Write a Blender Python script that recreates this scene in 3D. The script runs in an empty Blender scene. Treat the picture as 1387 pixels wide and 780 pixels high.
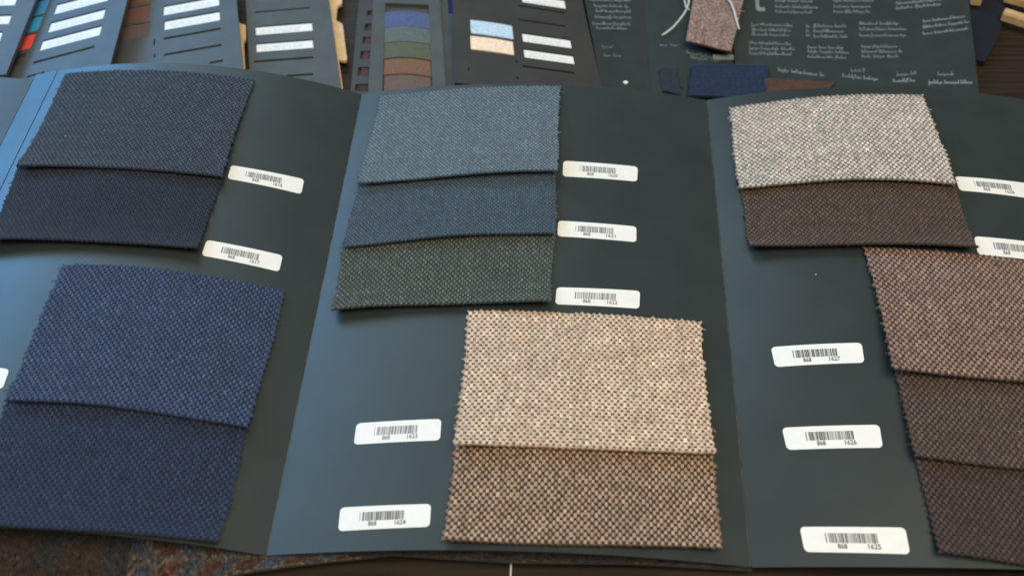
import bpy, math, random
import numpy as np
from mathutils import Vector

random.seed(7); RNG = np.random.default_rng(7)
scene = bpy.context.scene
COL = scene.collection

# ------------------------------------------------------------------ camera
W, H, F = 1387, 780, 1512.0
TH = math.radians(50.0); HC = 0.314; Y0 = -0.2635
cam = bpy.data.cameras.new('camera'); camo = bpy.data.objects.new('camera', cam); COL.objects.link(camo)
camo.location = (0, Y0, HC); camo.rotation_euler = (math.radians(40), 0, 0)
cam.sensor_width = 36; cam.lens = 36 * F / W; cam.clip_start = 0.01; cam.clip_end = 20
cam.dof.use_dof = True; cam.dof.focus_distance = 0.40; cam.dof.aperture_fstop = 11
scene.camera = camo

# ------------------------------------------------------------------ world and lamps
w = bpy.data.worlds.new('World'); scene.world = w; w.use_nodes = True
bg = w.node_tree.nodes['Background']; bg.inputs[0].default_value = (0.52, 0.50, 0.46, 1); bg.inputs[1].default_value = 0.22

def lamp(name, az, el, dist, sx, sy, power, color):
    a, e = math.radians(az), math.radians(el)
    p = Vector((math.sin(a) * math.cos(e), math.cos(a) * math.cos(e), math.sin(e))) * dist
    l = bpy.data.lights.new(name, 'AREA'); l.shape = 'RECTANGLE'; l.size = sx; l.size_y = sy
    l.energy = power; l.color = color
    o = bpy.data.objects.new(name, l); COL.objects.link(o); o.location = p
    o.rotation_euler = (-p).to_track_quat('-Z', 'Y').to_euler()
    return o
lamp('window_light', -36, 44, 1.25, 1.05, 0.85, 5.1, (0.68, 0.91, 1.0))
lamp('sky_window_light', -47, 25, 1.5, 0.75, 0.40, 13.0, (0.12, 0.46, 1.0))
lamp('room_light', 150, 66, 1.35, 0.8, 0.8, 17.2, (1.0, 0.90, 0.75))

vs = scene.view_settings
vs.view_transform = 'Standard'; vs.look = 'None'; vs.exposure = 0.12; vs.gamma = 1.0

# ------------------------------------------------------------------ helpers
def lin(c):
    return tuple((v / 255 / 12.92) if v / 255 <= 0.04045 else ((v / 255 + 0.055) / 1.055) ** 2.4 for v in c)

def unproject(px, py, z=0.0):
    x = (px - W / 2) / F; y = -(py - H / 2) / F
    d = (x, math.cos(TH) + y * math.sin(TH), -math.sin(TH) + y * math.cos(TH))
    k = (z - HC) / d[2]
    return np.array([d[0] * k, d[1] * k + Y0, z])

def project(p):
    vy, vz = p[1] - Y0, p[2] - HC
    zc = vy * math.cos(TH) - vz * math.sin(TH); yc = vy * math.sin(TH) + vz * math.cos(TH)
    return np.array([W / 2 + F * p[0] / zc, H / 2 - F * yc / zc])

def thing(name, label, cat, group=None, loc=(0, 0, 0)):
    o = bpy.data.objects.new(name, None); COL.objects.link(o); o.empty_display_size = 0.01
    o.location = loc
    o['label'] = label; o['category'] = cat
    if group: o['group'] = group
    return o

def tag(o, label, cat, group=None):
    o['label'] = label; o['category'] = cat
    if group: o['group'] = group
    return o

def mesh_obj(name, verts, faces, mat, parent=None, smooth=False, colors=None, flat_from=None):
    """one mesh object; verts are world coordinates, stored relative to the parent's location"""
    v = np.asarray(verts, dtype=np.float64).reshape(-1, 3)
    off = np.array(parent_loc(parent))
    v = v - off
    me = bpy.data.meshes.new(name)
    me.from_pydata(v.tolist(), [], faces if isinstance(faces, list) else faces.tolist())
    if smooth: me.polygons.foreach_set('use_smooth', [flat_from is None or i < flat_from for i in range(len(me.polygons))])
    if colors is not None:
        at = me.color_attributes.new('yarn', 'FLOAT_COLOR', 'POINT')
        c = np.ones((len(v), 4), dtype=np.float32); c[:, :3] = colors
        at.data.foreach_set('color', c.ravel())
    me.update()
    o = bpy.data.objects.new(name, me); COL.objects.link(o)
    if mat: me.materials.append(mat)
    if parent: o.parent = parent
    return o

def parent_loc(p):
    loc = Vector((0, 0, 0))
    while p is not None:
        loc = loc + p.location; p = p.parent
    return loc

def material(name, color, rough=0.6, spec=0.5, noise=0.0, nscale=400, bump=0.0, bscale=900, sheen=0.0, attr=None):
    m = bpy.data.materials.new(name); m.use_nodes = True
    nt = m.node_tree; b = nt.nodes['Principled BSDF']
    b.inputs['Base Color'].default_value = (*color, 1)
    b.inputs['Roughness'].default_value = rough
    b.inputs['Specular IOR Level'].default_value = spec
    if sheen: b.inputs['Sheen Weight'].default_value = sheen; b.inputs['Sheen Roughness'].default_value = 0.5
    tc = nt.nodes.new('ShaderNodeTexCoord')
    src = None
    if attr:
        a = nt.nodes.new('ShaderNodeAttribute'); a.attribute_name = attr; src = a.outputs['Color']
    if noise or attr:
        n = nt.nodes.new('ShaderNodeTexNoise'); n.inputs['Scale'].default_value = nscale; n.inputs['Detail'].default_value = 4
        nt.links.new(tc.outputs['Object'], n.inputs['Vector'])
        mr = nt.nodes.new('ShaderNodeMapRange')
        mr.inputs[1].default_value = 0.3; mr.inputs[2].default_value = 0.7
        mr.inputs[3].default_value = 1 - noise; mr.inputs[4].default_value = 1 + noise
        nt.links.new(n.outputs['Fac'], mr.inputs[0])
        mx = nt.nodes.new('ShaderNodeMix'); mx.data_type = 'RGBA'; mx.blend_type = 'MULTIPLY'
        mx.inputs[0].default_value = 1.0
        if src: nt.links.new(src, mx.inputs[6])
        else: mx.inputs[6].default_value = (*color, 1)
        nt.links.new(mr.outputs[0], mx.inputs[7])
        nt.links.new(mx.outputs[2], b.inputs['Base Color'])
    if bump:
        n2 = nt.nodes.new('ShaderNodeTexNoise'); n2.inputs['Scale'].default_value = bscale; n2.inputs['Detail'].default_value = 3
        nt.links.new(tc.outputs['Object'], n2.inputs['Vector'])
        bp = nt.nodes.new('ShaderNodeBump'); bp.inputs['Strength'].default_value = bump; bp.inputs['Distance'].default_value = 0.0003
        nt.links.new(n2.outputs['Fac'], bp.inputs['Height']); nt.links.new(bp.outputs['Normal'], b.inputs['Normal'])
    return m

M_CARD = material('card_stock', (0.023, 0.032, 0.031), 0.42, 0.54, 0.10, 60, 0.05, 1500)
def scuff(m, lo, hi, scale):                            # handled card: the gloss varies from place to place
    nt = m.node_tree; tc = nt.nodes.new('ShaderNodeTexCoord'); n = nt.nodes.new('ShaderNodeTexNoise')
    n.inputs['Scale'].default_value = scale; n.inputs['Detail'].default_value = 6; n.inputs['Distortion'].default_value = 0.6
    mr = nt.nodes.new('ShaderNodeMapRange'); mr.inputs[1].default_value = 0.3; mr.inputs[2].default_value = 0.7; mr.inputs[3].default_value = lo; mr.inputs[4].default_value = hi
    nt.links.new(tc.outputs['Object'], n.inputs['Vector']); nt.links.new(n.outputs['Fac'], mr.inputs[0])
    nt.links.new(mr.outputs[0], nt.nodes['Principled BSDF'].inputs['Roughness'])
scuff(M_CARD, 0.38, 0.47, 22)
M_CREASE = material('worn_crease', (0.060, 0.070, 0.068), 0.6, 0.3, 0.5, 260)
M_PALEINK = material('faint_label_print', (0.62, 0.62, 0.60), 0.6, 0.3, 0.3, 1800)
M_BOARD = material('board_stock', (0.072, 0.079, 0.077), 0.5, 0.25, 0.12, 90, 0.06, 1200)
M_BOARDW = material('board_stock_warm', (0.040, 0.038, 0.034), 0.45, 0.4, 0.12, 90, 0.06, 1200)
M_GREEN = material('green_card_stock', (0.026, 0.036, 0.034), 0.42, 0.5, 0.10, 90, 0.05, 1200)
M_DARK = material('board_recess', (0.012, 0.012, 0.012), 0.8, 0.2, 0.1)
M_PAPER = material('label_paper', (0.80, 0.79, 0.74), 0.55, 0.4, 0.03, 300, 0.03, 2500)
M_INK = material('label_ink', (0.055, 0.055, 0.06), 0.6, 0.3, 0.25, 2500)
M_INKG = material('grey_label_ink', (0.16, 0.17, 0.19), 0.6, 0.3, 0.25, 2500)
M_PRINT = material('pale_print', (0.19, 0.225, 0.215), 0.6, 0.3, 0.2, 900)
M_YARN = material('woven_yarn', (1, 1, 1), 0.88, 0.25, 0.22, 2600, 0.3, 5000, 0.15, 'yarn')
M_TABLE = None

def table_mat():
    m = bpy.data.materials.new('dark_wood'); m.use_nodes = True
    nt = m.node_tree; b = nt.nodes['Principled BSDF']; b.inputs['Roughness'].default_value = 0.5
    b.inputs['Specular IOR Level'].default_value = 0.3
    tc = nt.nodes.new('ShaderNodeTexCoord'); mp = nt.nodes.new('ShaderNodeMapping'); mp.inputs['Scale'].default_value = (6, 160, 6)
    n = nt.nodes.new('ShaderNodeTexNoise'); n.inputs['Scale'].default_value = 3; n.inputs['Detail'].default_value = 8
    cr = nt.nodes.new('ShaderNodeValToRGB')
    cr.color_ramp.elements[0].position = 0.3; cr.color_ramp.elements[0].color = (0.010, 0.007, 0.004, 1)
    cr.color_ramp.elements[1].position = 0.75; cr.color_ramp.elements[1].color = (0.035, 0.024, 0.014, 1)
    nt.links.new(tc.outputs['Object'], mp.inputs['Vector']); nt.links.new(mp.outputs[0], n.inputs['Vector'])
    nt.links.new(n.outputs['Fac'], cr.inputs[0]); nt.links.new(cr.outputs[0], b.inputs['Base Color'])
    return m
M_TABLE = table_mat()

# ------------------------------------------------------------------ table
ZT = -0.006
def slab(x0, x1, y0, y1, z0, z1):
    v = [(x, y, z) for z in (z0, z1) for y in (y0, y1) for x in (x0, x1)]
    f = [[0, 2, 3, 1], [4, 5, 7, 6], [0, 1, 5, 4], [2, 6, 7, 3], [0, 4, 6, 2], [1, 3, 7, 5]]
    return v, f
v, f = slab(-0.7, 0.7, -0.35, 0.75, ZT - 0.03, ZT)
tb = mesh_obj('table_top', v, f, M_TABLE); tb['kind'] = 'structure'

# ------------------------------------------------------------------ the folded card: frame and surface
B0 = unproject(360, 752); A0 = unproject(490, 128)
LEN = float(np.linalg.norm(A0 - B0)); TV = (A0 - B0) / LEN
SP = np.array([TV[1], -TV[0], 0.0]); SV = SP + 0.024 * TV
MI = np.linalg.inv(np.array([[SV[0], TV[0]], [SV[1], TV[1]]]))
def st_of(p): return MI @ (np.asarray(p)[:2] - B0[:2])
ZL = 0.010                                             # the spine lies on a thicker heap
FOLD0 = float(0.5 * (st_of(unproject(80, 95, ZL))[0] + st_of(unproject(0, 255, ZL))[0]))
SPINE = float(0.5 * (st_of(unproject(45, 100, ZL))[0] + st_of(unproject(0, 185, ZL))[0]))
FOLD1, FOLD2, FOLD3 = 0.0, 0.1478, 0.2956
# s0, s1, z0, z1, bulge at bottom, bulge at top
PANELS = [(SPINE - 0.12, SPINE, 0.004, ZL - 0.0024, 0.003, 0.004), (SPINE, FOLD0, ZL - 0.0022, ZL, 0.0, 0.0),
          (FOLD0, FOLD1, ZL, 0.0, 0.0085, 0.0095), (FOLD1, FOLD2, 0.0, 0.0, 0.0070, 0.0072), (FOLD2, FOLD3, 0.0, 0.0, 0.0030, 0.0090)]
def surf(s, t):
    s = np.asarray(s, dtype=float); t = np.asarray(t, dtype=float)
    z = np.zeros(np.broadcast(s, t).shape)
    tt = np.clip(t / LEN, 0, 1)
    for i, (a, b, za, zb, hb, ht) in enumerate(PANELS):
        k = (s - a) / (b - a)
        m = (k >= 0) & (k <= 1) if 0 < i < 4 else ((k <= 1) if i == 0 else (k >= 0))
        m = m & (k <= 1) if i == 0 else m
        kk = np.clip(k, 0, 1)
        z = np.where(m, za * (1 - kk) + zb * kk + (hb + (ht - hb) * tt + (0.0050 * np.sin(np.pi * tt) if i == 4 else 0.0)) * 4 * kk * (1 - kk), z)
    return z
def world(s, t, h=0.0):
    s = np.asarray(s, dtype=float); t = np.asarray(t, dtype=float)
    p = B0[:2] + s[..., None] * SV[:2] + t[..., None] * TV[:2]
    z = surf(s, t) + h
    return np.concatenate([p, z[..., None]], axis=-1)
def on_card(px, py, h=0.0):
    z = h
    for _ in range(25):
        st = st_of(unproject(px, py, z)); z = 0.5 * z + 0.5 * (float(surf(st[0], st[1])) + h)
    return st_of(unproject(px, py, z))

def sheet(S, T, top, bot):
    """closed thin sheet from a grid of (s,t) and heights of its two faces"""
    n, m = S.shape
    a = world(S, T, top).reshape(-1, 3); b = world(S, T, bot).reshape(-1, 3)
    f = []
    N = n * m
    for i in range(n - 1):
        for j in range(m - 1):
            p = i * m + j
            f.append([p, p + m, p + m + 1, p + 1]); f.append([N + p, N + p + 1, N + p + m + 1, N + p + m])
    ring = [(i, 0) for i in range(n)] + [(n - 1, j) for j in range(1, m)] + [(i, m - 1) for i in range(n - 2, -1, -1)] + [(0, j) for j in range(m - 2, 0, -1)]
    r = [i * m + j for i, j in ring]
    R = len(r)                                          # the rim has vertices of its own so that its edges stay crisp
    for q in range(R):
        q1 = (q + 1) % R
        f.append([2 * N + q, 2 * N + R + q, 2 * N + R + q1, 2 * N + q1])
    return np.concatenate([a, b, a[r], b[r]]), f

card = thing('sample_card', 'large dark green-grey folding card with bowed panels holding fabric swatches', 'sample card', loc=tuple(B0))
for i, (a, b, *_r) in enumerate(PANELS):
    n = 3 if i == 1 else 33
    g = 0.00022
    S, T = np.meshgrid(np.linspace(a + (g if i else 0), b - g, n), np.linspace(-0.0, LEN, 25), indexing='ij')
    if i == 0: T = T * 0.985
    v, f = sheet(S, T, 0.0, -0.0006)
    o = mesh_obj('spine_strip' if i == 1 else 'panel', v, f, M_CARD, card, True, flat_from=(n - 1) * 24 * 2)
    if i == 1: o['label'] = 'narrow scored spine strip of the card'
    if i > 1:                                            # the scored crease between two panels, a shallow dark groove
        pass
for s in (SPINE, FOLD0, FOLD1, FOLD2):
    S, T = np.meshgrid(np.array([s - 0.00032, s, s + 0.00032]), np.linspace(0.0006, LEN - 0.0006, 25), indexing='ij')
    v, f = sheet(S, T, -0.00025, -0.0007)
    mesh_obj('crease', v, f, M_CREASE if s > SPINE + 0.02 else M_CARD, card, True, flat_from=2 * 24 * 2)

# ------------------------------------------------------------------ barcode labels
def text_mesh(txt):
    cu = bpy.data.curves.new('t', 'FONT'); cu.body = txt; cu.size = 1.0; cu.offset = 0.018; cu.resolution_u = 2
    o = bpy.data.objects.new('t', cu); COL.objects.link(o)
    bpy.context.view_layer.update()
    dg = bpy.context.evaluated_depsgraph_get()
    me = bpy.data.meshes.new_from_object(o.evaluated_get(dg))
    v = np.array([p.co[:] for p in me.vertices]); f = [list(p.vertices) for p in me.polygons]
    bpy.data.objects.remove(o); bpy.data.curves.remove(cu); bpy.data.meshes.remove(me)
    return v, f

def quad_map(st):
    st = np.asarray(st)
    def mp(u, v):
        u = np.asarray(u)[..., None]; v = np.asarray(v)[..., None]
        return (st[0] * (1 - u) + st[1] * u) * (1 - v) + (st[3] * (1 - u) + st[2] * u) * v
    return mp

def barcode_label(px, number, ink, flip=False):
    st = [on_card(*p, 0.0002) for p in px]
    mp = quad_map(st)
    root_st = mp(np.array(0.5), np.array(0.5))
    wid = np.linalg.norm(st[1] - st[0]); hei = np.linalg.norm(st[3] - st[0])
    r = 0.18 * hei
    us = [0, .03, .1, .25, .5, .75, 1.0]
    us = [r / wid * q * 1.0 for q in us] + list(np.linspace(r / wid, 1 - r / wid, 14)[1:-1]) + [1 - r / wid * q for q in us[::-1]]
    U = np.zeros((len(us), 5)); V = np.zeros((len(us), 5))
    for i, u in enumerate(us):
        d = min(u, 1 - u) * wid
        ins = r - math.sqrt(max(0, r * r - max(0, r - d) ** 2)) if d < r else 0
        v0 = ins / hei
        U[i] = u; V[i] = np.linspace(v0 + 0.002 * (d == 0), 1 - v0 - 0.002 * (d == 0), 5)
    p = mp(U, V); v, f = sheet(p[..., 0], p[..., 1], 0.00022, 0.00003)
    lab = mesh_obj('barcode_label', v, f, M_PAPER, card, False)
    # bars
    rng = random.Random(number); x = 0.225; vv = []; ff = []
    while x < 0.71:
        bw = rng.choice([0.005, 0.005, 0.009, 0.014])
        if 0.225 < x < 0.255: x = 0.255
        q = mp(np.array([[x, x], [x + bw, x + bw]]), np.array([[0.25, 0.63], [0.25, 0.63]]))
        a, b = sheet(q[..., 0], q[..., 1], 0.00027, 0.00020)
        n = len(vv) and sum(len(k) for k in vv) or 0
        vv.append(a); ff += [[k + n for k in fc] for fc in b]
        x += bw + rng.choice([0.004, 0.005, 0.009])
    mesh_obj('barcode', np.concatenate(vv), ff, ink, lab)
    # digits
    vv = []; ff = []; n = 0
    for txt, x0, x1 in (('868', 0.325, 0.415), (str(number), 0.615, 0.735)):
        tv, tf = text_mesh(txt)
        x = (tv[:, 0] - tv[:, 0].min()) / (np.ptp(tv[:, 0])); y = (tv[:, 1] - tv[:, 1].min()) / np.ptp(tv[:, 1])
        q = mp(x0 + x * (x1 - x0), 0.86 - y * 0.21)
        vv.append(world(q[:, 0], q[:, 1], 0.00028)); ff += [[k + n for k in fc] for fc in tf]; n += len(tv)
    mesh_obj('number', np.concatenate(vv), ff, ink, lab)

LABELS = [
    ([(313, 224), (412, 243), (408, 263), (308, 242)], 1616, M_INKG),
    ([(280, 325), (383, 346), (378, 368), (273, 346)], 1617, M_INKG),
    ([(-92, 488), (13, 500), (3, 527), (-106, 514)], 1618, M_INK),
    ([(763, 218), (864, 226), (863, 246), (762, 239)], 1620, M_INKG),
    ([(756, 299), (862, 307), (862, 328), (755, 320)], 1621, M_INKG),
    ([(754, 389), (867, 394), (866, 418), (752, 412)], 1622, M_INKG),
    ([(483, 573), (598, 567), (596, 596), (479, 602)], 1623, M_INKG),
    ([(461, 687), (584, 682), (582, 713), (458, 719)], 1624, M_INK),
    ([(1044, 470), (1167, 464), (1171, 491), (1050, 497)], 1627, M_INK),
    ([(1059, 579), (1191, 575), (1196, 606), (1066, 609)], 1626, M_INK),
    ([(1083, 713), (1226, 714), (1233, 750), (1090, 747)], 1625, M_INK),
    ([(1293, 239), (1395, 249), (1402, 270), (1300, 258)], 1628, M_INKG),
    ([(1319, 320), (1425, 332), (1432, 357), (1325, 345)], 1629, M_INKG)]
for px, n, ink in LABELS: barcode_label(px, n, ink)

# ------------------------------------------------------------------ woven cloth
TH_CLOTH = 0.0009
K6 = 7
_ang = np.arange(K6) * 2 * np.pi / K6 + 0.26
def weave(root, pos, wid, hei, pitch, row, cols, lw=0.80, ll=1.7, pink=0.42, jit=0.11, bump=0.00027, dw=0.52, dl=1.08, dh=0.75, colfn=None, dark_bump=True, fray=26, fray_left=1.0, sides=(1, 1, 1, 1)):
    """pos(u, v, h) -> world.  cols = light yarn, dark yarn, ground"""
    light, dark, ground = [np.array(lin(c)) * 0.66 for c in cols]
    nu = max(4, int(round(wid / pitch)) * 2); nv = max(4, int(round(hei / row)))
    # the cloth itself, edges cut with pinking shears
    U, V = np.meshgrid(np.linspace(0, 1, nu + 1), np.linspace(0, 1, nv + 1), indexing='ij')
    U = U.copy(); V = V.copy(); du = pink * pitch / wid; dv = pink * pitch / hei
    jr = lambda n: 1 + RNG.normal(0, 0.35, n)
    if sides[0]: U[0, ::2] -= (du * jr(nu * 0 + len(U[0, ::2])));
    if sides[1]: U[-1, ::2] += du * jr(len(U[-1, ::2]))
    if sides[2]: V[::2, 0] -= dv * jr(len(V[::2, 0]))
    if sides[3]: V[::2, -1] += 0.4 * dv * jr(len(V[::2, -1]))
    n, m = U.shape; N = n * m
    a = pos(U, V, TH_CLOTH).reshape(-1, 3); b = pos(U, V, 0.0).reshape(-1, 3)
    idx = np.arange(N).reshape(n, m)
    q = np.stack([idx[:-1, :-1], idx[:-1, 1:], idx[1:, 1:], idx[1:, :-1]], -1).reshape(-1, 4)
    ring = np.concatenate([idx[:, 0], idx[-1, 1:], idx[-2::-1, -1], idx[0, -2:0:-1]])
    rn = np.roll(ring, -1)
    f = np.concatenate([q, q[:, ::-1] + N, np.stack([ring, ring + N, rn + N, rn], -1)])
    gcol = np.tile(ground, (2 * N, 1)) * (1 + RNG.normal(0, 0.10, (2 * N, 1)))
    gcol[:N].reshape(n, m, 3)[0] = light * 0.6; gcol[:N].reshape(n, m, 3)[-1] = (light * .5 + ground * .5)
    base = mesh_obj('cloth', np.concatenate([a, b]), f, M_YARN, root, False, np.clip(gcol, 0.002, 0.9))
    # raised yarns
    tpl = [(0, 0, 1.0)] + [(0.62 * math.cos(q), 0.62 * math.sin(q), 0.72) for q in _ang] + [(math.cos(q), math.sin(q), -0.15) for q in _ang]
    tpl = np.array(tpl)
    tf = [[0, 1 + k, 1 + (k + 1) % K6] for k in range(K6)]
    for k in range(K6):
        k2 = (k + 1) % K6
        tf += [[1 + k, 1 + K6 + k, 1 + K6 + k2], [1 + k, 1 + K6 + k2, 1 + k2]]
    tf = np.array(tf)[:, ::-1]
    half = nu // 2
    I, J = np.meshgrid(np.arange(half), np.arange(nv), indexing='ij'); I = I.ravel(); J = J.ravel()
    sets = [(0.25, lw, ll, light, bump)]
    if dark_bump: sets.append((0.75, dw, dl, dark, bump * dh))
    av = []; af = []; ac = []; cnt = 0
    for ph, bw, bl, cc, bh in sets:
        uu = (I + (ph + 0.5 * (J % 2)) % 1.0) / half; vv = (J + 0.5) / nv
        uu = uu + RNG.normal(0, 0.03, len(uu)) / half; vv = vv + RNG.normal(0, 0.06, len(uu)) / nv
        sc = 1 + RNG.normal(0, 0.10, len(uu))
        Uv = uu[:, None] + (tpl[None, :, 0] * (bw * 0.5 * sc)[:, None]) / half
        Vv = vv[:, None] + (tpl[None, :, 1] * (bl * 0.5 * sc)[:, None]) / nv
        Vv = np.clip(Vv, 0, 1)
        Hh = TH_CLOTH + tpl[None, :, 2] * (bh * (1 + RNG.normal(0, 0.15, len(uu))))[:, None]
        P = pos(Uv, Vv, Hh).reshape(-1, 3)
        c0 = np.tile(cc, (len(uu), 1)) if colfn is None else colfn(uu, vv, cc)
        c0 = c0 * (1 + RNG.normal(0, jit, (len(uu), 1))) * (1 + RNG.normal(0, 0.015, (len(uu), 3)))
        c0 = c0 * (1 + RNG.normal(0, 0.045, half))[I][:, None] * (1 + RNG.normal(0, 0.045, nv))[J][:, None]
        mott = sum(np.sin(uu * fx + vv * fy + fp) for fx, fy, fp in RNG.uniform(-28, 28, (5, 3))) / 5
        c0 = c0 * (1 + 0.10 * mott)[:, None]
        fleck = RNG.random(len(uu)) < 0.006
        c0[fleck] *= 1.3
        av.append(P); ac.append(np.repeat(np.clip(c0, 0.003, 0.92), 1 + 2 * K6, axis=0))
        af.append((tf[None] + (np.arange(len(uu)) * (1 + 2 * K6))[:, None, None] + cnt).reshape(-1, 3)); cnt += len(P)
    y = mesh_obj('raised_yarn', np.concatenate(av), np.concatenate(af), M_YARN, root, True, np.concatenate(ac))
    y['kind'] = 'stuff'
    # loose yarn ends along the cut edges
    vv = []; ff = []; cc = []; cnt = 0
    for k in range(int(fray)):
        side = random.choice([0, 0, 1, 1, 2]); c = random.random()
        if side == 0: u0, v0, d = 0.0, c, (-1, random.uniform(-.6, .6))
        elif side == 1: u0, v0, d = 1.0, c, (1, random.uniform(-.6, .6))
        else: u0, v0, d = c, 1.0, (random.uniform(-.5, .5), 0.5)
        if side == 0 and random.random() > fray_left: continue
        ln = random.choice([0.0007, 0.0009, 0.0012, 0.0018]) * random.uniform(0.7, 1.2) * (1 if side < 2 else 0.5); w_ = 0.00013
        col = (light if random.random() < .6 else ground * 1.5)
        pts = []
        for q in range(4):
            k_ = q / 3
            pts.append((u0 + d[0] * ln * k_ / wid, v0 + (d[1] * ln * k_ + 0.0003 * k_ * k_) / hei, TH_CLOTH * 0.7 + 0.0005 * math.sin(k_ * 2.5) * random.uniform(-.6, 1)))
        for (u, v, h) in pts:
            for (a1, a2) in ((-1, -1), (1, -1), (0, 1)):
                p = pos(np.array(u), np.array(v + a1 * w_ / hei), np.array(max(0.0001, h + a2 * w_)))
                vv.append(p); cc.append(col)
        for q in range(3):
            for e in range(3):
                e2 = (e + 1) % 3; b0 = cnt + q * 3
                ff.append([b0 + e, b0 + e2, b0 + 3 + e2, b0 + 3 + e])
        cnt += 12
    if vv:
        t = mesh_obj('loose_thread', np.array(vv), ff, M_YARN, root, False, np.array(cc)); t['kind'] = 'stuff'
    return base

def swatch(label, px, k, cols, group, lift=0.0008, pitch=0.0022, row=0.0014, ext=0.0, **kw):
    ramp = lambda v: 0.0003 + k * 0.00155 * np.clip(np.asarray(v) * 1.4, 0, 1) + lift * np.clip(np.asarray(v), 0, 1) ** 5
    st = [on_card(*p, float(ramp(v)) + TH_CLOTH) for p, v in zip(px, (0, 0, 1, 1))]
    st = [np.array(s) for s in st]
    if ext:                                            # the part tucked under the swatch above
        for a, b in ((0, 3), (1, 2)):
            d = st[a] - st[b]; st[a] = st[a] + d / np.linalg.norm(d) * ext
    mp = quad_map(st)
    wid = float(np.linalg.norm(st[1] - st[0]) + np.linalg.norm(st[2] - st[3])) / 2
    hei = float(np.linalg.norm(st[3] - st[0]) + np.linalg.norm(st[2] - st[1])) / 2
    ph = random.uniform(0, 6); w1 = random.uniform(4, 8); c0, c1 = random.uniform(0, 0.0016), random.uniform(0, 0.0016)
    def pos(u, v, h):
        u = np.asarray(u, dtype=float); v = np.asarray(v, dtype=float)
        q = mp(u, v)
        # a slightly wavering outline and a cloth that does not lie dead flat
        s = q[..., 0] + 0.0004 * np.sin(v * 5 + ph) * (u - .5) * 2; t = q[..., 1] + 0.0005 * np.sin(u * 4 + ph)
        vc = np.clip(v, 0, 1); uc = np.clip(u, 0, 1)
        rip = 0.00045 * (1 + np.sin(uc * w1 + ph)) * vc ** 4 + vc ** 8 * (c1 * uc ** 6 + c0 * (1 - uc) ** 6) + 0.00012 * (1 + np.sin(uc * 9 + vc * 6 + ph))
        return world(s, t, ramp(v) + h + rip)
    c = world(*mp(np.array(0.5), np.array(1.0)))
    root = thing('fabric_swatch', label, 'fabric swatch', group, loc=tuple(c))
    weave(root, pos, wid, hei, pitch, row, cols, **kw)
    return root

G = 'fabric swatches glued to the folding card'
# first panel
swatch('charcoal navy woven swatch beside the scored spine, lapping over a darker one', [(90, 102), (342, 108), (298, 239), (25, 230)], 1, [(82, 96, 112), (34, 41, 53), (52, 62, 76)], G, lw=0.48, ll=1.5, pitch=0.0018, row=0.00115)
swatch('near-black navy woven swatch tucked under the charcoal navy one beside the spine', [(25, 230), (299, 238), (266, 337), (-22, 330)], 0, [(50, 62, 78), (26, 32, 44), (36, 43, 57)], G, ext=0.006, lift=0.0022, lw=0.48, ll=1.4, pitch=0.0018, row=0.00115)
swatch('bright navy blue woven swatch with pinked edges, upper of the blue pair', [(88, 360), (383, 393), (336, 578), (8, 544)], 1, [(80, 100, 132), (30, 42, 70), (50, 64, 96)], G, lw=0.44, ll=1.6, pitch=0.0020, row=0.00125)
swatch('dark navy blue woven swatch, lower of the blue pair, ending at the card edge', [(8, 544), (335, 577), (292, 738), (-42, 707)], 0, [(58, 74, 102), (26, 34, 58), (36, 46, 74)], G, ext=0.006, lw=0.44, ll=1.5, pitch=0.0020, row=0.00125)
# middle panel
swatch('pale blue-grey fine woven swatch, topmost of a three swatch row', [(516, 131), (758, 118), (752, 233), (487, 249)], 2, [(132, 150, 160), (72, 90, 101), (96, 114, 125)], G, lw=0.5, ll=1.5, pitch=0.0016, row=0.0010)
swatch('slate blue woven swatch between a pale blue-grey one and a green-grey one', [(487, 249), (752, 233), (749, 318), (468, 333)], 1, [(92, 112, 126), (50, 66, 78), (66, 82, 96)], G, ext=0.006, lw=0.5, ll=1.4, pitch=0.0016, row=0.0010)
swatch('green-grey woven swatch tucked under the slate blue one', [(468, 333), (749, 318), (744, 409), (449, 423)], 0, [(112, 118, 106), (50, 56, 52), (66, 74, 69)], G, ext=0.006, lift=0.0018, lw=0.5, ll=1.4, pitch=0.0019, row=0.0012)
swatch('cream and tan hopsack swatch with dark specks, lying over a browner one', [(637, 424), (946, 436), (966, 614), (617, 607)], 1, [(248, 223, 197), (128, 94, 72), (212, 182, 154)], G, lw=0.56, ll=1.9, fray=30, dw=0.50, dl=0.95, pitch=0.0021, row=0.00132)
swatch('brown hopsack swatch with cream dots under the cream and tan one', [(617, 607), (966, 614), (973, 745), (604, 734)], 0, [(202, 172, 144), (78, 55, 43), (114, 86, 69)], G, ext=0.006, lw=0.54, ll=1.5, fray=44, pitch=0.0021, row=0.00132)
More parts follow.
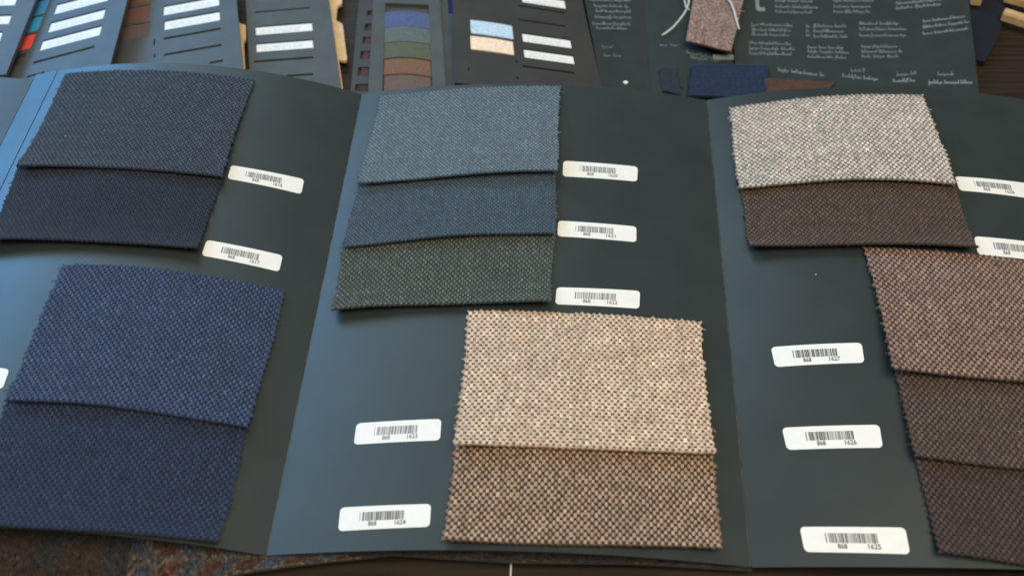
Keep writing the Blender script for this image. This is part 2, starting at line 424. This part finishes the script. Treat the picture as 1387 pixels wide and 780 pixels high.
# right panel
swatch('oatmeal white hopsack swatch with grey specks above a dark brown one', [(989, 146), (1250, 131), (1293, 251), (1003, 254)], 1, [(238, 224, 206), (118, 104, 92), (172, 156, 142)], G, lw=0.58, ll=1.7, pitch=0.0021, row=0.0013)
swatch('dark chocolate brown woven swatch tucked under the oatmeal one', [(1003, 254), (1293, 251), (1320, 338), (1018, 336)], 0, [(114, 92, 74), (50, 37, 28), (70, 54, 42)], G, ext=0.006, lift=0.0026, lw=0.52, ll=1.4, pitch=0.0019, row=0.0012)
swatch('rosy brown hopsack swatch, topmost of the three brown swatches', [(1172, 337), (1462, 367), (1535, 536), (1213, 503)], 2, [(176, 144, 126), (76, 55, 46), (110, 85, 72)], G, lw=0.54, ll=1.6, fray=50, pitch=0.0021, row=0.0013)
swatch('grey-brown woven swatch in the middle of the three brown swatches', [(1213, 503), (1535, 536), (1585, 660), (1243, 619)], 1, [(120, 100, 86), (54, 42, 36), (76, 62, 53)], G, ext=0.006, lw=0.5, ll=1.4, fray=60, pitch=0.0020, row=0.00125)
swatch('darkest plum brown woven swatch, undermost of the three brown swatches', [(1243, 619), (1585, 660), (1640, 800), (1272, 752)], 0, [(100, 80, 72), (46, 35, 32), (64, 50, 46)], G, ext=0.006, lw=0.5, ll=1.4, fray=60, pitch=0.0020, row=0.00125)

# ------------------------------------------------------------------ tweed pieces the card lies on
def loft(top_px, bot_px, z_top, z_bot):
    tp = np.array([unproject(x, y, z_top) for x, y in top_px]); bp = np.array([unproject(x, y, z_bot) for x, y in bot_px])
    k0 = np.linspace(0, 1, len(top_px)); k1 = np.linspace(0, 1, len(bot_px))
    def pos(u, v, h):
        u = np.asarray(u, dtype=float); v = np.asarray(v, dtype=float); h = np.asarray(h, dtype=float)
        a = np.stack([np.interp(u, k0, tp[:, i]) for i in range(3)], -1); b = np.stack([np.interp(u, k1, bp[:, i]) for i in range(3)], -1)
        p = a * (1 - v[..., None]) + b * v[..., None]
        z = p[..., 2] + h + 0.0004 * np.sin(u * 23) * v
        return np.stack([p[..., 0], p[..., 1], z], -1)
    return pos, float(np.linalg.norm(tp[-1] - tp[0])), float(max(np.linalg.norm(bp[0] - tp[0]), np.linalg.norm(bp[-1] - tp[-1])))
def plaid_a(u, v, cc):
    c = np.tile(np.array(lin((52, 42, 35))), (len(u), 1))
    g = (np.sin(u * 14 + v * 2) > 0.35); c[g] = lin((42, 44, 44))
    g = (np.sin(v * 9 + 1) > 0.8); c[g] = lin((56, 40, 32))
    return c * (0.75 + 0.5 * RNG.random((len(u), 1))) * (0.6 if cc[0] < 0.03 else 1)
def plaid_b(u, v, cc):
    c = np.tile(np.array(lin((72, 68, 64))), (len(u), 1))
    k = (u * 11.0 + 0.15 * np.sin(v * 8)) % 1.0; kv = (v * 2.2) % 1.0
    c[(k > .58)] = lin((70, 46, 36)); c[(k > .58) & (kv < .4)] = lin((78, 68, 60))
    c[(k > .10) & (k < .36) & (kv > .35)] = lin((54, 62, 76))
    far = u > .45; c[far] = c[far] * 0.35 + np.array(lin((60, 50, 42))) * 0.4
    return c * (0.45 + 1.1 * RNG.random((len(u), 1))) * (0.55 if cc[0] < 0.03 else 1)
pos, a, b = loft([(-30, 690), (80, 695), (200, 705)], [(-40, 812), (60, 815), (158, 815)], -0.0022, -0.0030)
r = thing('tweed_swatch', 'brown and green plaid tweed cloth under the corner of the card', 'fabric swatch', loc=tuple(unproject(60, 780, -0.004)))
weave(r, pos, a, b, 0.0017, 0.0009, [(90, 70, 58), (60, 48, 40), (40, 30, 24)], colfn=plaid_a, jit=0.3, fray=0, bump=0.0005, lw=0.9, ll=2.0)
pos, a, b = loft([(186, 712), (270, 720), (335, 730), (434, 735), (530, 735), (602, 735), (700, 735), (850, 740), (1018, 752)], [(166, 806), (262, 791), (330, 777), (432, 764), (530, 752), (600, 758), (700, 762), (850, 765), (1018, 773)], -0.0016, -0.0022)
r = thing('tweed_swatch', 'wavy grey, blue and rust plaid tweed strip showing below the card edge', 'fabric swatch', loc=tuple(unproject(500, 760, -0.004)))
weave(r, pos, a, b, 0.0015, 0.0011, [(120, 116, 112), (70, 60, 54), (44, 36, 32)], colfn=plaid_b, jit=0.3, fray=40, fray_left=0, bump=0.0005, lw=0.9, ll=2.0)

def strand(name, pts, rad, mat, parent=None, sides=6):
    P = [np.array(p, dtype=float) for p in pts]; v = []; f = []
    for i, p in enumerate(P):
        d = P[min(i + 1, len(P) - 1)] - P[max(i - 1, 0)]; d /= np.linalg.norm(d)
        a = np.cross(d, [0, 0, 1.0]); a = a / np.linalg.norm(a) if np.linalg.norm(a) > 1e-6 else np.array([1.0, 0, 0]); b = np.cross(a, d)
        for k in range(sides):
            q = 2 * math.pi * k / sides; v.append(p + rad * (math.cos(q) * a + math.sin(q) * b))
    for i in range(len(P) - 1):
        for k in range(sides):
            k2 = (k + 1) % sides; f.append([i * sides + k, i * sides + k2, (i + 1) * sides + k2, (i + 1) * sides + k])
    f.append(list(range(sides))[::-1]); f.append([(len(P) - 1) * sides + k for k in range(sides)])
    return mesh_obj(name, v, f, mat, parent, True)
M_THREAD = material('white_thread', (0.72, 0.70, 0.62), 0.8, 0.3, 0.2, 3000)
zt = ZT + 0.0004
tag(strand('thread', [unproject(691.5 + 0.6 * math.sin(k), 745 + 10 * k, zt) for k in range(7)], 0.00030, M_THREAD), 'short straight white thread on the dark table below the card', 'thread')

# ------------------------------------------------------------------ sample boards behind
class Board:
    def __init__(self, name, label, px, zs, mat=None, holes=(), thick=0.0016, bow=0.0, group='slotted sample boards behind the card', cat='sample board', nu=1):
        self.c = [unproject(p[0], p[1], z) for p, z in zip(px, zs)]
        self.bow = bow
        self.thick = thick
        ctr = sum(self.c) / 4
        self.root = thing(name, label, cat, group, loc=(ctr[0], ctr[1], min(zs) - thick))
        self.mat = mat or M_BOARD
        self.holes = [self.rect(h) for h in holes]
        self.build(nu)
    def P(self, u, v, h=0.0):
        c = self.c
        p = (c[0] * (1 - u) + c[1] * u) * (1 - v) + (c[3] * (1 - u) + c[2] * u) * v
        return p + np.array([0, 0, h + self.bow * 4 * u * (1 - u)])
    def uv(self, px, py):
        u, v = 0.5, 0.5
        for _ in range(30):
            e = project(self.P(u, v)) - np.array([px, py]); d = 1e-4
            J = np.stack([(project(self.P(u + d, v)) - project(self.P(u, v))) / d, (project(self.P(u, v + d)) - project(self.P(u, v))) / d], -1)
            q = np.linalg.solve(J, e); u -= float(np.clip(q[0], -.5, .5)); v -= float(np.clip(q[1], -.5, .5))
        return u, v
    def rect(self, h):
        (x1, y1, x2, y2, hh) = h[:5]
        a = self.uv(x1, y1 - hh / 2); b = self.uv(x1, y1 + hh / 2); c = self.uv(x2, y2 - hh / 2); d = self.uv(x2, y2 + hh / 2)
        e = 0.004
        return (max(e, (a[0] + b[0]) / 2), min(1 - e, (c[0] + d[0]) / 2), max(e, (a[1] + c[1]) / 2), min(1 - e, (b[1] + d[1]) / 2))
    def build(self, nu):
        us = {0.0, 1.0}; vs_ = {0.0, 1.0}
        for h in self.holes: us |= {h[0], h[1]}; vs_ |= {h[2], h[3]}
        us |= set(np.linspace(0, 1, nu + 1)); us = sorted(us); vs_ = sorted(vs_)
        t = self.thick; vid = {}; V = []; Fc = []
        def vert(i, j, k):
            if (i, j, k) not in vid:
                vid[(i, j, k)] = len(V); V.append(self.P(us[i], vs_[j], -t * k))
            return vid[(i, j, k)]
        def solid(i, j):
            if i < 0 or j < 0 or i >= len(us) - 1 or j >= len(vs_) - 1: return False
            u = (us[i] + us[i + 1]) / 2; v = (vs_[j] + vs_[j + 1]) / 2
            return not any(h[0] < u < h[1] and h[2] < v < h[3] for h in self.holes)
        for i in range(len(us) - 1):
            for j in range(len(vs_) - 1):
                if not solid(i, j): continue
                Fc.append([vert(i, j, 0), vert(i, j + 1, 0), vert(i + 1, j + 1, 0), vert(i + 1, j, 0)])
                Fc.append([vert(i, j, 1), vert(i + 1, j, 1), vert(i + 1, j + 1, 1), vert(i, j + 1, 1)])
                for di, dj, e in ((-1, 0, ((0, 0), (0, 1))), (1, 0, ((1, 1), (1, 0))), (0, -1, ((1, 0), (0, 0))), (0, 1, ((0, 1), (1, 1)))):
                    if not solid(i + di, j + dj):
                        (p, q), (r, s) = e
                        Fc.append([vert(i + p, j + q, 0), vert(i + p, j + q, 1), vert(i + r, j + s, 1), vert(i + r, j + s, 0)])
        mesh_obj('front_sheet', V, Fc, self.mat, self.root)
        if self.holes:
            b = self.patch(0.003, 0.997, 0.003, 0.997, -t - 0.0001, -t - 0.0007, nu)
            mesh_obj('backing', b[0], b[1], self.mat, self.root)
    def patch(self, u0, u1, v0, v1, h1, h0, n=1, arch=0.0, fray=0):
        V = []; Fc = []
        us = np.linspace(u0, u1, n + 1)
        for k, h in enumerate((h1, h0)):
            for i, u in enumerate(us):
                q = (u - u0) / (u1 - u0)
                for v in (v0, v1): V.append(self.P(u, v, h + arch * 4 * q * (1 - q)))
        M = 2 * (n + 1)
        for i in range(n):
            a = 2 * i
            Fc += [[a, a + 1, a + 3, a + 2], [M + a, M + a + 2, M + a + 3, M + a + 1], [a, a + 2, M + a + 2, M + a], [a + 1, M + a + 1, M + a + 3, a + 3]]
        Fc += [[0, M, M + 1, 1], [2 * n, 2 * n + 1, M + 2 * n + 1, M + 2 * n]]
        return V, Fc
    def paper(self, spec):
        u0, u1, v0, v1 = self.rect(spec); g = 0.004
        V, Fc = self.patch(u0 + g, u1 - g, v0 + (v1 - v0) * .10, v1 - 0.002, -self.thick * 0.25, -self.thick + 0.0001, 4)
        lab = mesh_obj('paper_label', V, Fc, M_PAPER, self.root)
        rng = random.Random(int(spec[0] * 7 + spec[1])); wv = v1 - v0; wu = u1 - u0; V = []; Fc = []
        if wu < 0.3: return
        for vr in (0.40, 0.66):
            x = rng.uniform(.08, .14)
            while x < 0.80:
                e = min(0.86, x + rng.uniform(.05, .16))
                a, b = self.patch(u0 + wu * x, u0 + wu * e, v0 + wv * vr, v0 + wv * (vr + .09), -self.thick * 0.22, -self.thick * 0.27)
                Fc += [[k + len(V) for k in fc] for fc in b]; V += a; x = e + 0.03
        mesh_obj('printed_text', V, Fc, M_PALEINK, lab)
    def cloth(self, spec, color, label, group, lift=0.0, arch=0.0):
        u0, u1, v0, v1 = self.rect(spec)
        m = material('strip_cloth', lin(color), 0.9, 0.2, 0.30, 1600, 0.5, 2500, 0.2)
        V, Fc = self.patch(u0 + .002, u1 - .002, v0 + .001, v1 - (v1 - v0) * 0.07, lift - self.thick * 0.3, lift - self.thick + 0.0001, 8, arch)
        o = mesh_obj('fabric_strip', V, Fc, m); tag(o, label, 'fabric strip', group)
        return o

def scribble(board, x1, y1, x2, y2, hh, seed, parent, rad=0.00016):
    """one line of small illegible script, as thin ribbons lying on the card, one ribbon per word"""
    rng = random.Random(seed); V = []; Fc = []
    c = [board.uv(x1, y1), board.uv(x2, y2), board.uv((x1 + x2) / 2, (y1 + y2) / 2 - hh)]
    mid = ((c[0][0] + c[1][0]) / 2, (c[0][1] + c[1][1]) / 2)
    ex = (c[1][0] - c[0][0], c[1][1] - c[0][1]); ey = (c[2][0] - mid[0], c[2][1] - mid[1])
    wid = abs(x2 - x1); x = 0.0
    if wid > 40: wid *= rng.uniform(0.80, 1.0)
    while x < wid - 3:
        wl = min(rng.uniform(9, 26), wid - x); sg = []; q = 0.0; first = True
        while q < wl:
            lw_ = rng.uniform(1.5, 2.3); tall = first or rng.random() < 0.16; low = rng.random() < 0.08
            top = 1.0 if tall else rng.uniform(0.42, 0.55); bot = -0.4 if low else 0.0
            for dx, dy in ((0, bot), (0.12, top * .6), (0.35, top), (0.62, top * .75), (0.5, 0.06)): sg.append((x + q + dx * lw_, dy))
            q += lw_; first = False
        pw = [board.P(c[0][0] + ex[0] * px / abs(x2 - x1) + ey[0] * py, c[0][1] + ex[1] * px / abs(x2 - x1) + ey[1] * py, 0.00008) for px, py in sg]
        b0 = len(V)
        for i, p in enumerate(pw):
            d = pw[min(i + 1, len(pw) - 1)] - pw[max(i - 1, 0)]; a = np.array([-d[1], d[0], 0]); a = a / (np.linalg.norm(a) + 1e-9) * rad * 0.5
            V += [p + a, p - a]
        for i in range(len(pw) - 1): Fc.append([b0 + 2 * i, b0 + 2 * i + 1, b0 + 2 * i + 3, b0 + 2 * i + 2])
        x += wl + rng.uniform(1.5, 3.5)
    return mesh_obj('lettering', V, Fc, M_PRINT, parent)

CG = 'fabric strips in the slotted sample boards'
# -- three boards fanned out at the far left, each lifted at its right edge
b1p = [(-60, 3, 22, 1, 13), (-60, 29, 14, 26, 13), (-60, 52, 2, 49, 13)]
B1 = Board('sample_board', 'slotted dark board at the end of the fan, only its label ends showing', [(-60, -62), (73, -62), (8, 101), (-95, 108)], (0.006, 0.0085, 0.0085, 0.006), holes=b1p)
for h in b1p: B1.paper(h)
b2l = [(83, -14, 155, -30, 13), (75, 12, 148, -5, 13), (67, 36, 141, 20, 13), (56, 60, 136, 43, 13)]
b2c = [(22, -2, 71, -12, 19), (13, 20, 64, 9, 19), (4, 43, 55, 32, 19), (-5, 67, 45, 56, 19)]
b2s = [(46, 83, 127, 66, 3), (36, 104, 60, 99, 2.5), (-12, 90, 33, 80, 14)]
B2 = Board('sample_board', 'slotted dark board with blue and red fabric strips and white labels', [(50, -30), (190, -66), (147, 97), (-24, 142)], (0.001, 0.011, 0.011, 0.001), holes=b2l + b2c + b2s)
for h in b2l: B2.paper(h)
for h, c, n in zip(b2c, [(36, 44, 140), (52, 136, 200), (38, 150, 196), (236, 70, 60)], ['deep blue fabric strip above two sky blue ones', 'sky blue fabric strip below a deep blue one', 'teal blue fabric strip directly above a red one', 'bright red fabric strip in the slotted board']):
    B2.cloth(h, c, n, CG)
b3l = [(221, -10, 296, -24, 12), (221, 15, 297, 1, 13), (222, 36, 298, 20, 13)]
b3c = [(166, 0, 203, -7, 19), (161, 24, 203, 16, 20), (156, 48, 203, 39, 20)]
b3s = [(222, 54, 299, 38, 3), (222, 76, 300, 60, 3), (284, 86, 302, 82, 3), (208, 58, 210, 57.5, 8), (208.5, 76, 210.5, 75.5, 5)]
B3 = Board('sample_board', 'slotted dark board with three brown fabric strips and white labels', [(168, -30), (315, -58), (330, 104), (130, 138)], (0.000, 0.007, 0.007, 0.000), holes=b3l + b3c + b3s)
for h in b3l: B3.paper(h)
for h, c, n in zip(b3c, [(112, 70, 48), (104, 70, 60), (92, 74, 72)], ['rust brown fabric strip, first of three brown ones', 'reddish brown fabric strip in the middle of three', 'grey-brown fabric strip, last of three brown ones']):
    B3.cloth(h, c, n, CG)
# -- the upright board with two labels and its tan divider
b4l = [(346, 43, 423, 35, 12), (347, 66, 424, 58, 12)]
b4s = [(345, 16, 420, 12, 2), (344, 84, 424, 78, 3), (388, 104, 424, 100, 3)]
B4 = Board('sample_board', 'slotted dark board with just two white labels and empty slots', [(330, -50), (437, -60), (466, 142), (341, 150)], (0.0005, 0.001, 0.001, 0.0005), holes=b4l + b4s)
for h in b4l: B4.paper(h)
M_TAN = material('tan_card', (0.62, 0.42, 0.22), 0.6, 0.3, 0.12, 200, 0.1, 900)
def flat_poly(name, px, z, thick, mat, label, cat, group=None, parent=None):
    P = [unproject(x, y, z) for x, y in px]; n = len(P)
    c = sum(P) / n
    V = P + [p - np.array([0, 0, thick]) for p in P]
    Fc = [list(range(n))[::-1], [n + k for k in range(n)]] + [[k, (k + 1) % n, n + (k + 1) % n, n + k] for k in range(n)]
    o = mesh_obj(name, V, Fc, mat, parent)
    return tag(o, label, cat, group) if label else o
flat_poly('tabbed_divider', [(428, -40), (452, -40), (463, -8), (463, 5), (457, 9), (455, 28), (464, 33), (470, 80), (468, 83), (459, 81), (458, 76), (465, 123), (466, 142), (440, 142)], -0.0016, 0.0014, M_TAN, 'tan card divider with tabs beside the two-label board', 'divider')
flat_poly('tabbed_divider', [(318, 20), (326, 33), (333, 34), (333, 54), (330, 56), (332, 93), (333, 110), (322, 110)], -0.0016, 0.0014, M_TAN, 'narrow tan card divider between two slotted boards', 'divider')
# -- the board with five shingled strips, between two narrow ones
b5a = [(497, 18, 508, 18, 7), (494, 37, 506, 37, 9), (491, 55, 504, 55, 10), (488, 75, 502, 75, 11), (485, 97, 501, 97, 12), (481, 119, 500, 119, 10)]
B5a = Board('sample_board', 'narrow edge of a slotted board with dark red-brown strips', [(490, -40), (522, -40), (518, 142), (473, 142)], (-0.0026,) * 4, M_BOARDW, holes=b5a)
for i, h in enumerate(b5a):
    B5a.cloth((h[0] + 4, h[1], h[2] + 8, h[3], h[4]), [(44, 40, 36), (56, 46, 40), (84, 44, 36), (80, 48, 40), (74, 46, 40), (50, 42, 40)][i], ['black-brown', 'dull brown', 'brick red', 'red-brown', 'dark rust', 'dark grey-brown'][i] + ' sliver of fabric in the narrow board edge', CG)
hole5 = [(520, 65, 583, 68, 122)]
B5 = Board('sample_board', 'dark framed board whose window shows five shingled fabric strips', [(508, -46), (593, -42), (605, 137), (498, 134)], (0.000,) * 4, M_BOARD, holes=hole5, thick=0.002)
for i, (y, c, n) in enumerate([(27, (76, 88, 124), 'dusty blue'), (47, (90, 98, 94), 'sage grey'), (68, (84, 88, 68), 'olive green'), (90, (116, 84, 62), 'warm tan brown'), (112, (100, 82, 74), 'taupe')]):
    o = B5.cloth((519.5, y - 1, 583.5, y + 5, 22), c, n + ' fabric strip, one of five shingled in the framed window', CG, 0.0003 - 0.00010 * i, 0.0013)
B5c = Board('sample_board', 'narrow slotted board edge with two tiny white label ends', [(586, -40), (613, -40), (617, 142), (596, 142)], (-0.0022,) * 4, M_BOARD, holes=[(592, 77, 596.5, 77, 11), (594, 101, 599, 101, 11), (607, 8, 614, 8, 22)])
B5c.paper((590, 77, 596.5, 77, 11)); B5c.paper((592, 101, 599, 101, 11))
B5c.cloth((607, 8, 614, 8, 22), (30, 40, 96), 'navy blue sliver of fabric in the narrow board with two label ends', CG)
# -- board with pale strips
b6c = [(637, 36, 695, 45, 19), (637, 57, 696, 67, 19)]
b6l = [(706, -3, 766, 6, 12), (707, 50, 774, 60, 12), (709, 71, 778, 82, 12)]
b6s = [(703, 8.5, 765, 17.5, 2), (703, 27, 766, 36, 2), (708, 90, 778, 99, 2.5), (699, 84, 700.5, 84, 4), (700, 106, 702, 106, 4), (634, 94, 635.5, 94, 5)]
B6 = Board('sample_board', 'warm black slotted board with a pale blue and a cream strip', [(611, -64), (780, -36), (820, 138), (616, 112)], (0.0055, 0.000, 0.000, 0.0055), M_BOARDW, holes=b6c + b6l + b6s)
for h in b6l: B6.paper(h)
B6.cloth(b6c[0], (186, 208, 222), 'pale ice blue fabric strip above a cream one', CG, 0.0003, 0.0003)
B6.cloth(b6c[1], (240, 214, 186), 'cream fabric strip below a pale ice blue one', CG, 0.0003, 0.0003)
# -- printed green cards
B7 = Board('printed_card', 'narrow dark green card with several short lines of script', [(783, -44), (866, -40), (884, 152), (822, 152)], (0.0005, -0.0028, -0.0028, 0.0005), M_GREEN, group=None, cat='printed card', thick=0.002)
for i, (x1, x2, y) in enumerate([(801, 859, 2), (805, 859, 10), (807, 859, 17), (806, 858, 25), (803, 858, 34), (808, 858, 40), (815, 830, 65), (818, 842, 77)]):
    scribble(B7, x1, y, x2, y + 1, 4.5, 50 + i, B7.root, 0.0002 if i < 6 else 0.00011)
def dot(board, px, py, rad, parent):
    c = board.P(*board.uv(px, py), 0.0001); n = 12
    V = [c + rad * np.array([math.cos(2 * math.pi * k / n), math.sin(2 * math.pi * k / n), 0]) for k in range(n)] + [c + np.array([0, 0, 0.0004])]
    mesh_obj('rivet', V, [[k, (k + 1) % n, n] for k in range(n)], M_THREAD, parent, True)
dot(B7, 847.5, 112, 0.0011, B7.root)
B8 = Board('printed_card', 'dark green card carrying a brown tweed tag on a string', [(862, -40), (1010, -40), (1020, 152), (882, 152)], (-0.0032,) * 4, M_GREEN, group=None, cat='printed card', thick=0.0016)
scribble(B8, 894, 63, 920, 63, 4, 91, B8.root, 0.00013); scribble(B8, 930, 73, 968, 81, 6, 92, B8.root, 0.00012); scribble(B8, 935, 80, 975, 84, 6, 93, B8.root, 0.00012)
B9 = Board('printed_card', 'wide dark green card printed with many blocks of script', [(985, -62), (1305, -62), (1329, 152), (1000, 142)], (-0.0014,) * 4, M_GREEN, group=None, cat='printed card')
sd = 200
for x1, x2, ys, sl, rad in [(1050, 1112, (3, 11, 18), .02, .00019), (1129, 1190, (3, 11, 18), 0, .0002), (1214, 1284, (7, 13.5), -.1, .00024), (1018, 1078, (35, 42, 48.5), .03, .00017), (1102, 1152, (37, 44, 51), .02, .0002),
                            (1164, 1228, (34, 41.5, 50), 0, .0002), (1250, 1316, (31, 39, 48), -.12, .00024), (1015, 1080, (60, 67, 74), .03, .00018), (1094, 1152, (66, 72, 79), .02, .00018), (1167, 1222, (65, 72, 78.5), 0, .00018),
                            (1054, 1120, (97,), .12, .0002), (1141, 1192, (105,), .1, .0002), (1152, 1172, (98,), 0, .00012), (1209, 1238, (112,), -.02, .00022), (1215, 1240, (104,), -.1, .00015), (1258, 1324, (114,), 0, .00026), (1270, 1292, (103,), 0, .00015), (1018, 1022, (37, 43, 48), 0, .0002), (1092, 1096, (38, 44, 50), 0, .0002)]:
    for y in ys:
        sd += 1; scribble(B9, x1, y, x2, y + sl * (x2 - x1), 6.0 if len(ys) == 1 else 4.6, sd, B9.root, rad)
u0 = (1025, 14, 1032, 14, 15)
V, Fc = B9.patch(*B9.rect((1023, 2, 1028, 2, 24)), 0.0002, 0.00005); mesh_obj('printed_mark', V, Fc, M_PRINT, B9.root)
V, Fc = B9.patch(*B9.rect((1026, 14, 1036, 13, 5)), 0.00022, 0.00005); mesh_obj('printed_mark', V, Fc, M_PRINT, B9.root)

# -- tweed tag on a string
def flat_cloth(label, px, zs, cols, pitch, row, name='fabric_swatch', cat='fabric swatch', colfn=None, **kw):
    c = [unproject(p[0], p[1], z) for p, z in zip(px, zs)]
    def pos(u, v, h):
        u = np.asarray(u, dtype=float)[..., None]; v = np.asarray(v, dtype=float)[..., None]
        p = (c[0] * (1 - u) + c[1] * u) * (1 - v) + (c[3] * (1 - u) + c[2] * u) * v
        p = p.copy(); p[..., 2] += h + 0.0002 * np.sin(u[..., 0] * 6); return p
    r = thing(name, label, cat, loc=tuple(sum(c) / 4))
    weave(r, pos, float(np.linalg.norm(c[1] - c[0])), float(np.linalg.norm(c[3] - c[0])), pitch, row, cols, **kw)
    return r
tagr = flat_cloth('rosy brown tweed tag tied with white string on the green card', [(946, -40), (1014, -30), (990, 72), (929, 58)], (0.0002, 0.0002, 0.0014, 0.0014), [(178, 150, 138), (120, 94, 86), (84, 62, 56)], 0.0011, 0.0008, 'tweed_tag', 'tag', pink=0.05, fray=14, jit=0.25)
M_STR = material('string', (0.66, 0.62, 0.55), 0.85, 0.2, 0.25, 4000)
def px_strand(name, pts, rad, mat, parent=None): return strand(name, [unproject(*p) for p in pts], rad, mat, parent)
px_strand('string', [(897, 48, -0.0024), (902, 45, -0.0022), (911, 38, -0.0018), (919, 29, -0.0012), (926, 20, -0.0004), (930, 13, 0.0002), (933, 4, 0.0010), (932, -8, 0.0014), (928, -20, 0.0014)], 0.00042, M_STR, tagr)
px_strand('string', [(934, 14, 0.0009), (929, 10, 0.0010), (927, 0, 0.0014), (929, -10, 0.0018), (934, -22, 0.0020)], 0.00034, M_STR, tagr)
px_strand('string', [(976, -14, 0.0032), (984, -3, 0.0032), (990, 4, 0.0032), (994, 14, 0.0032), (997, 26, 0.0030), (1001, 40, 0.0024)], 0.00045, M_STR, tagr)
flat_cloth('deep navy blue fabric piece lying across the green cards', [(938, 90), (1039, 90), (1043, 136), (932, 132)], (-0.0012,) * 4, [(30, 50, 84), (24, 41, 70), (20, 34, 60)], 0.0010, 0.0007, pink=0.05, fray=6)
flat_cloth('small dark slate fabric corner beside the navy blue piece', [(893, 96), (916, 93), (922, 131), (897, 125)], (-0.0030,) * 4, [(48, 56, 72), (38, 44, 58), (28, 32, 42)], 0.0010, 0.0007, pink=0.05, fray=4)
M_LEATHER = material('brown_strip', lin((78, 55, 42)), 0.6, 0.3, 0.2, 300, 0.2, 700)
flat_poly('brown_strip', [(1036, 107), (1040, 106), (1132, 112), (1122, 120), (1040, 132)], -0.0002, 0.0011, M_LEATHER, 'pointed rust brown strip lying beside the navy blue fabric', 'strip')
V, Fc = B8.patch(*B8.rect((965, 76, 998, 82, 6)), 0.0006, 0.0001); mesh_obj('paper_label', V, Fc, M_PRINT, B8.root)

# -- far right of the table: a dark booklet and wooden sticks
M_NAVY = material('navy_cover', (0.008, 0.010, 0.018), 0.5, 0.4, 0.1)
flat_poly('booklet', [(1300, -40), (1380, -40), (1362, 12), (1352, 52), (1334, 84), (1310, 80)], ZT + 0.003, 0.003, M_NAVY, 'black navy booklet with slanted corner on the bare wood', 'booklet')
M_WOOD = material('pale_wood', (0.56, 0.36, 0.17), 0.5, 0.4, 0.18, 250, 0.1, 600)
def stick(px, z, label):
    a, b = unproject(px[0][0], px[0][1], z), unproject(px[1][0], px[1][1], z); hgt = 0.0045
    d = b - a; d /= np.linalg.norm(d); n = np.array([-d[1], d[0], 0]); wv = 0.0022
    V = []
    for p, e in ((a, 0), (b, 0)):
        for (i, j) in ((-1, 0), (1, 0), (1.0, .75), (.7, 1), (-.7, 1), (-1.0, .75)): V.append(p + n * wv * i + np.array([0, 0, (j - .5) * hgt]))
    Fc = [[k, (k + 1) % 6, 6 + (k + 1) % 6, 6 + k] for k in range(6)] + [list(range(6))[::-1], list(range(6, 12))]
    tag(mesh_obj('wooden_stick', V, Fc, M_WOOD), label, 'stick')
stick([(1359, 19), (1440, 45)], 0.0008, 'pale wooden stick on the dark table, clear of the booklet edge')
stick([(1362, -6), (1440, 16)], 0.0008, 'pale wooden stick lying behind another one by the booklet')
stick([(1323, 2), (1318, -40)], 0.0008, 'short tan stick end lying on the black booklet')

# -- specks of lint
for px, py, lb in ((90, 186, 'tiny white lint speck on the charcoal navy swatch'), (204, 694, 'tiny white lint speck on the dark navy swatch at the card edge')):
    st = on_card(px, py, 0.0028); c = world(st[0], st[1], 0.0031 if py < 300 else 0.0020)
    tag(strand('lint', [c + np.array([-0.0005, 0, 0]), c + np.array([0, 0.0001, 0.0001]), c + np.array([0.0004, 0, 0])], 0.00022, M_THREAD), lb, 'lint')
st = on_card(1105, 372, 0); c = world(st[0], st[1], 0.0001)
tag(strand('lint', [c + np.array([-0.0003, 0, 0]), c, c + np.array([0.0003, 0.0001, 0])], 0.00014, M_THREAD), 'tiny pale lint speck on bare card below the chocolate brown swatch', 'lint')
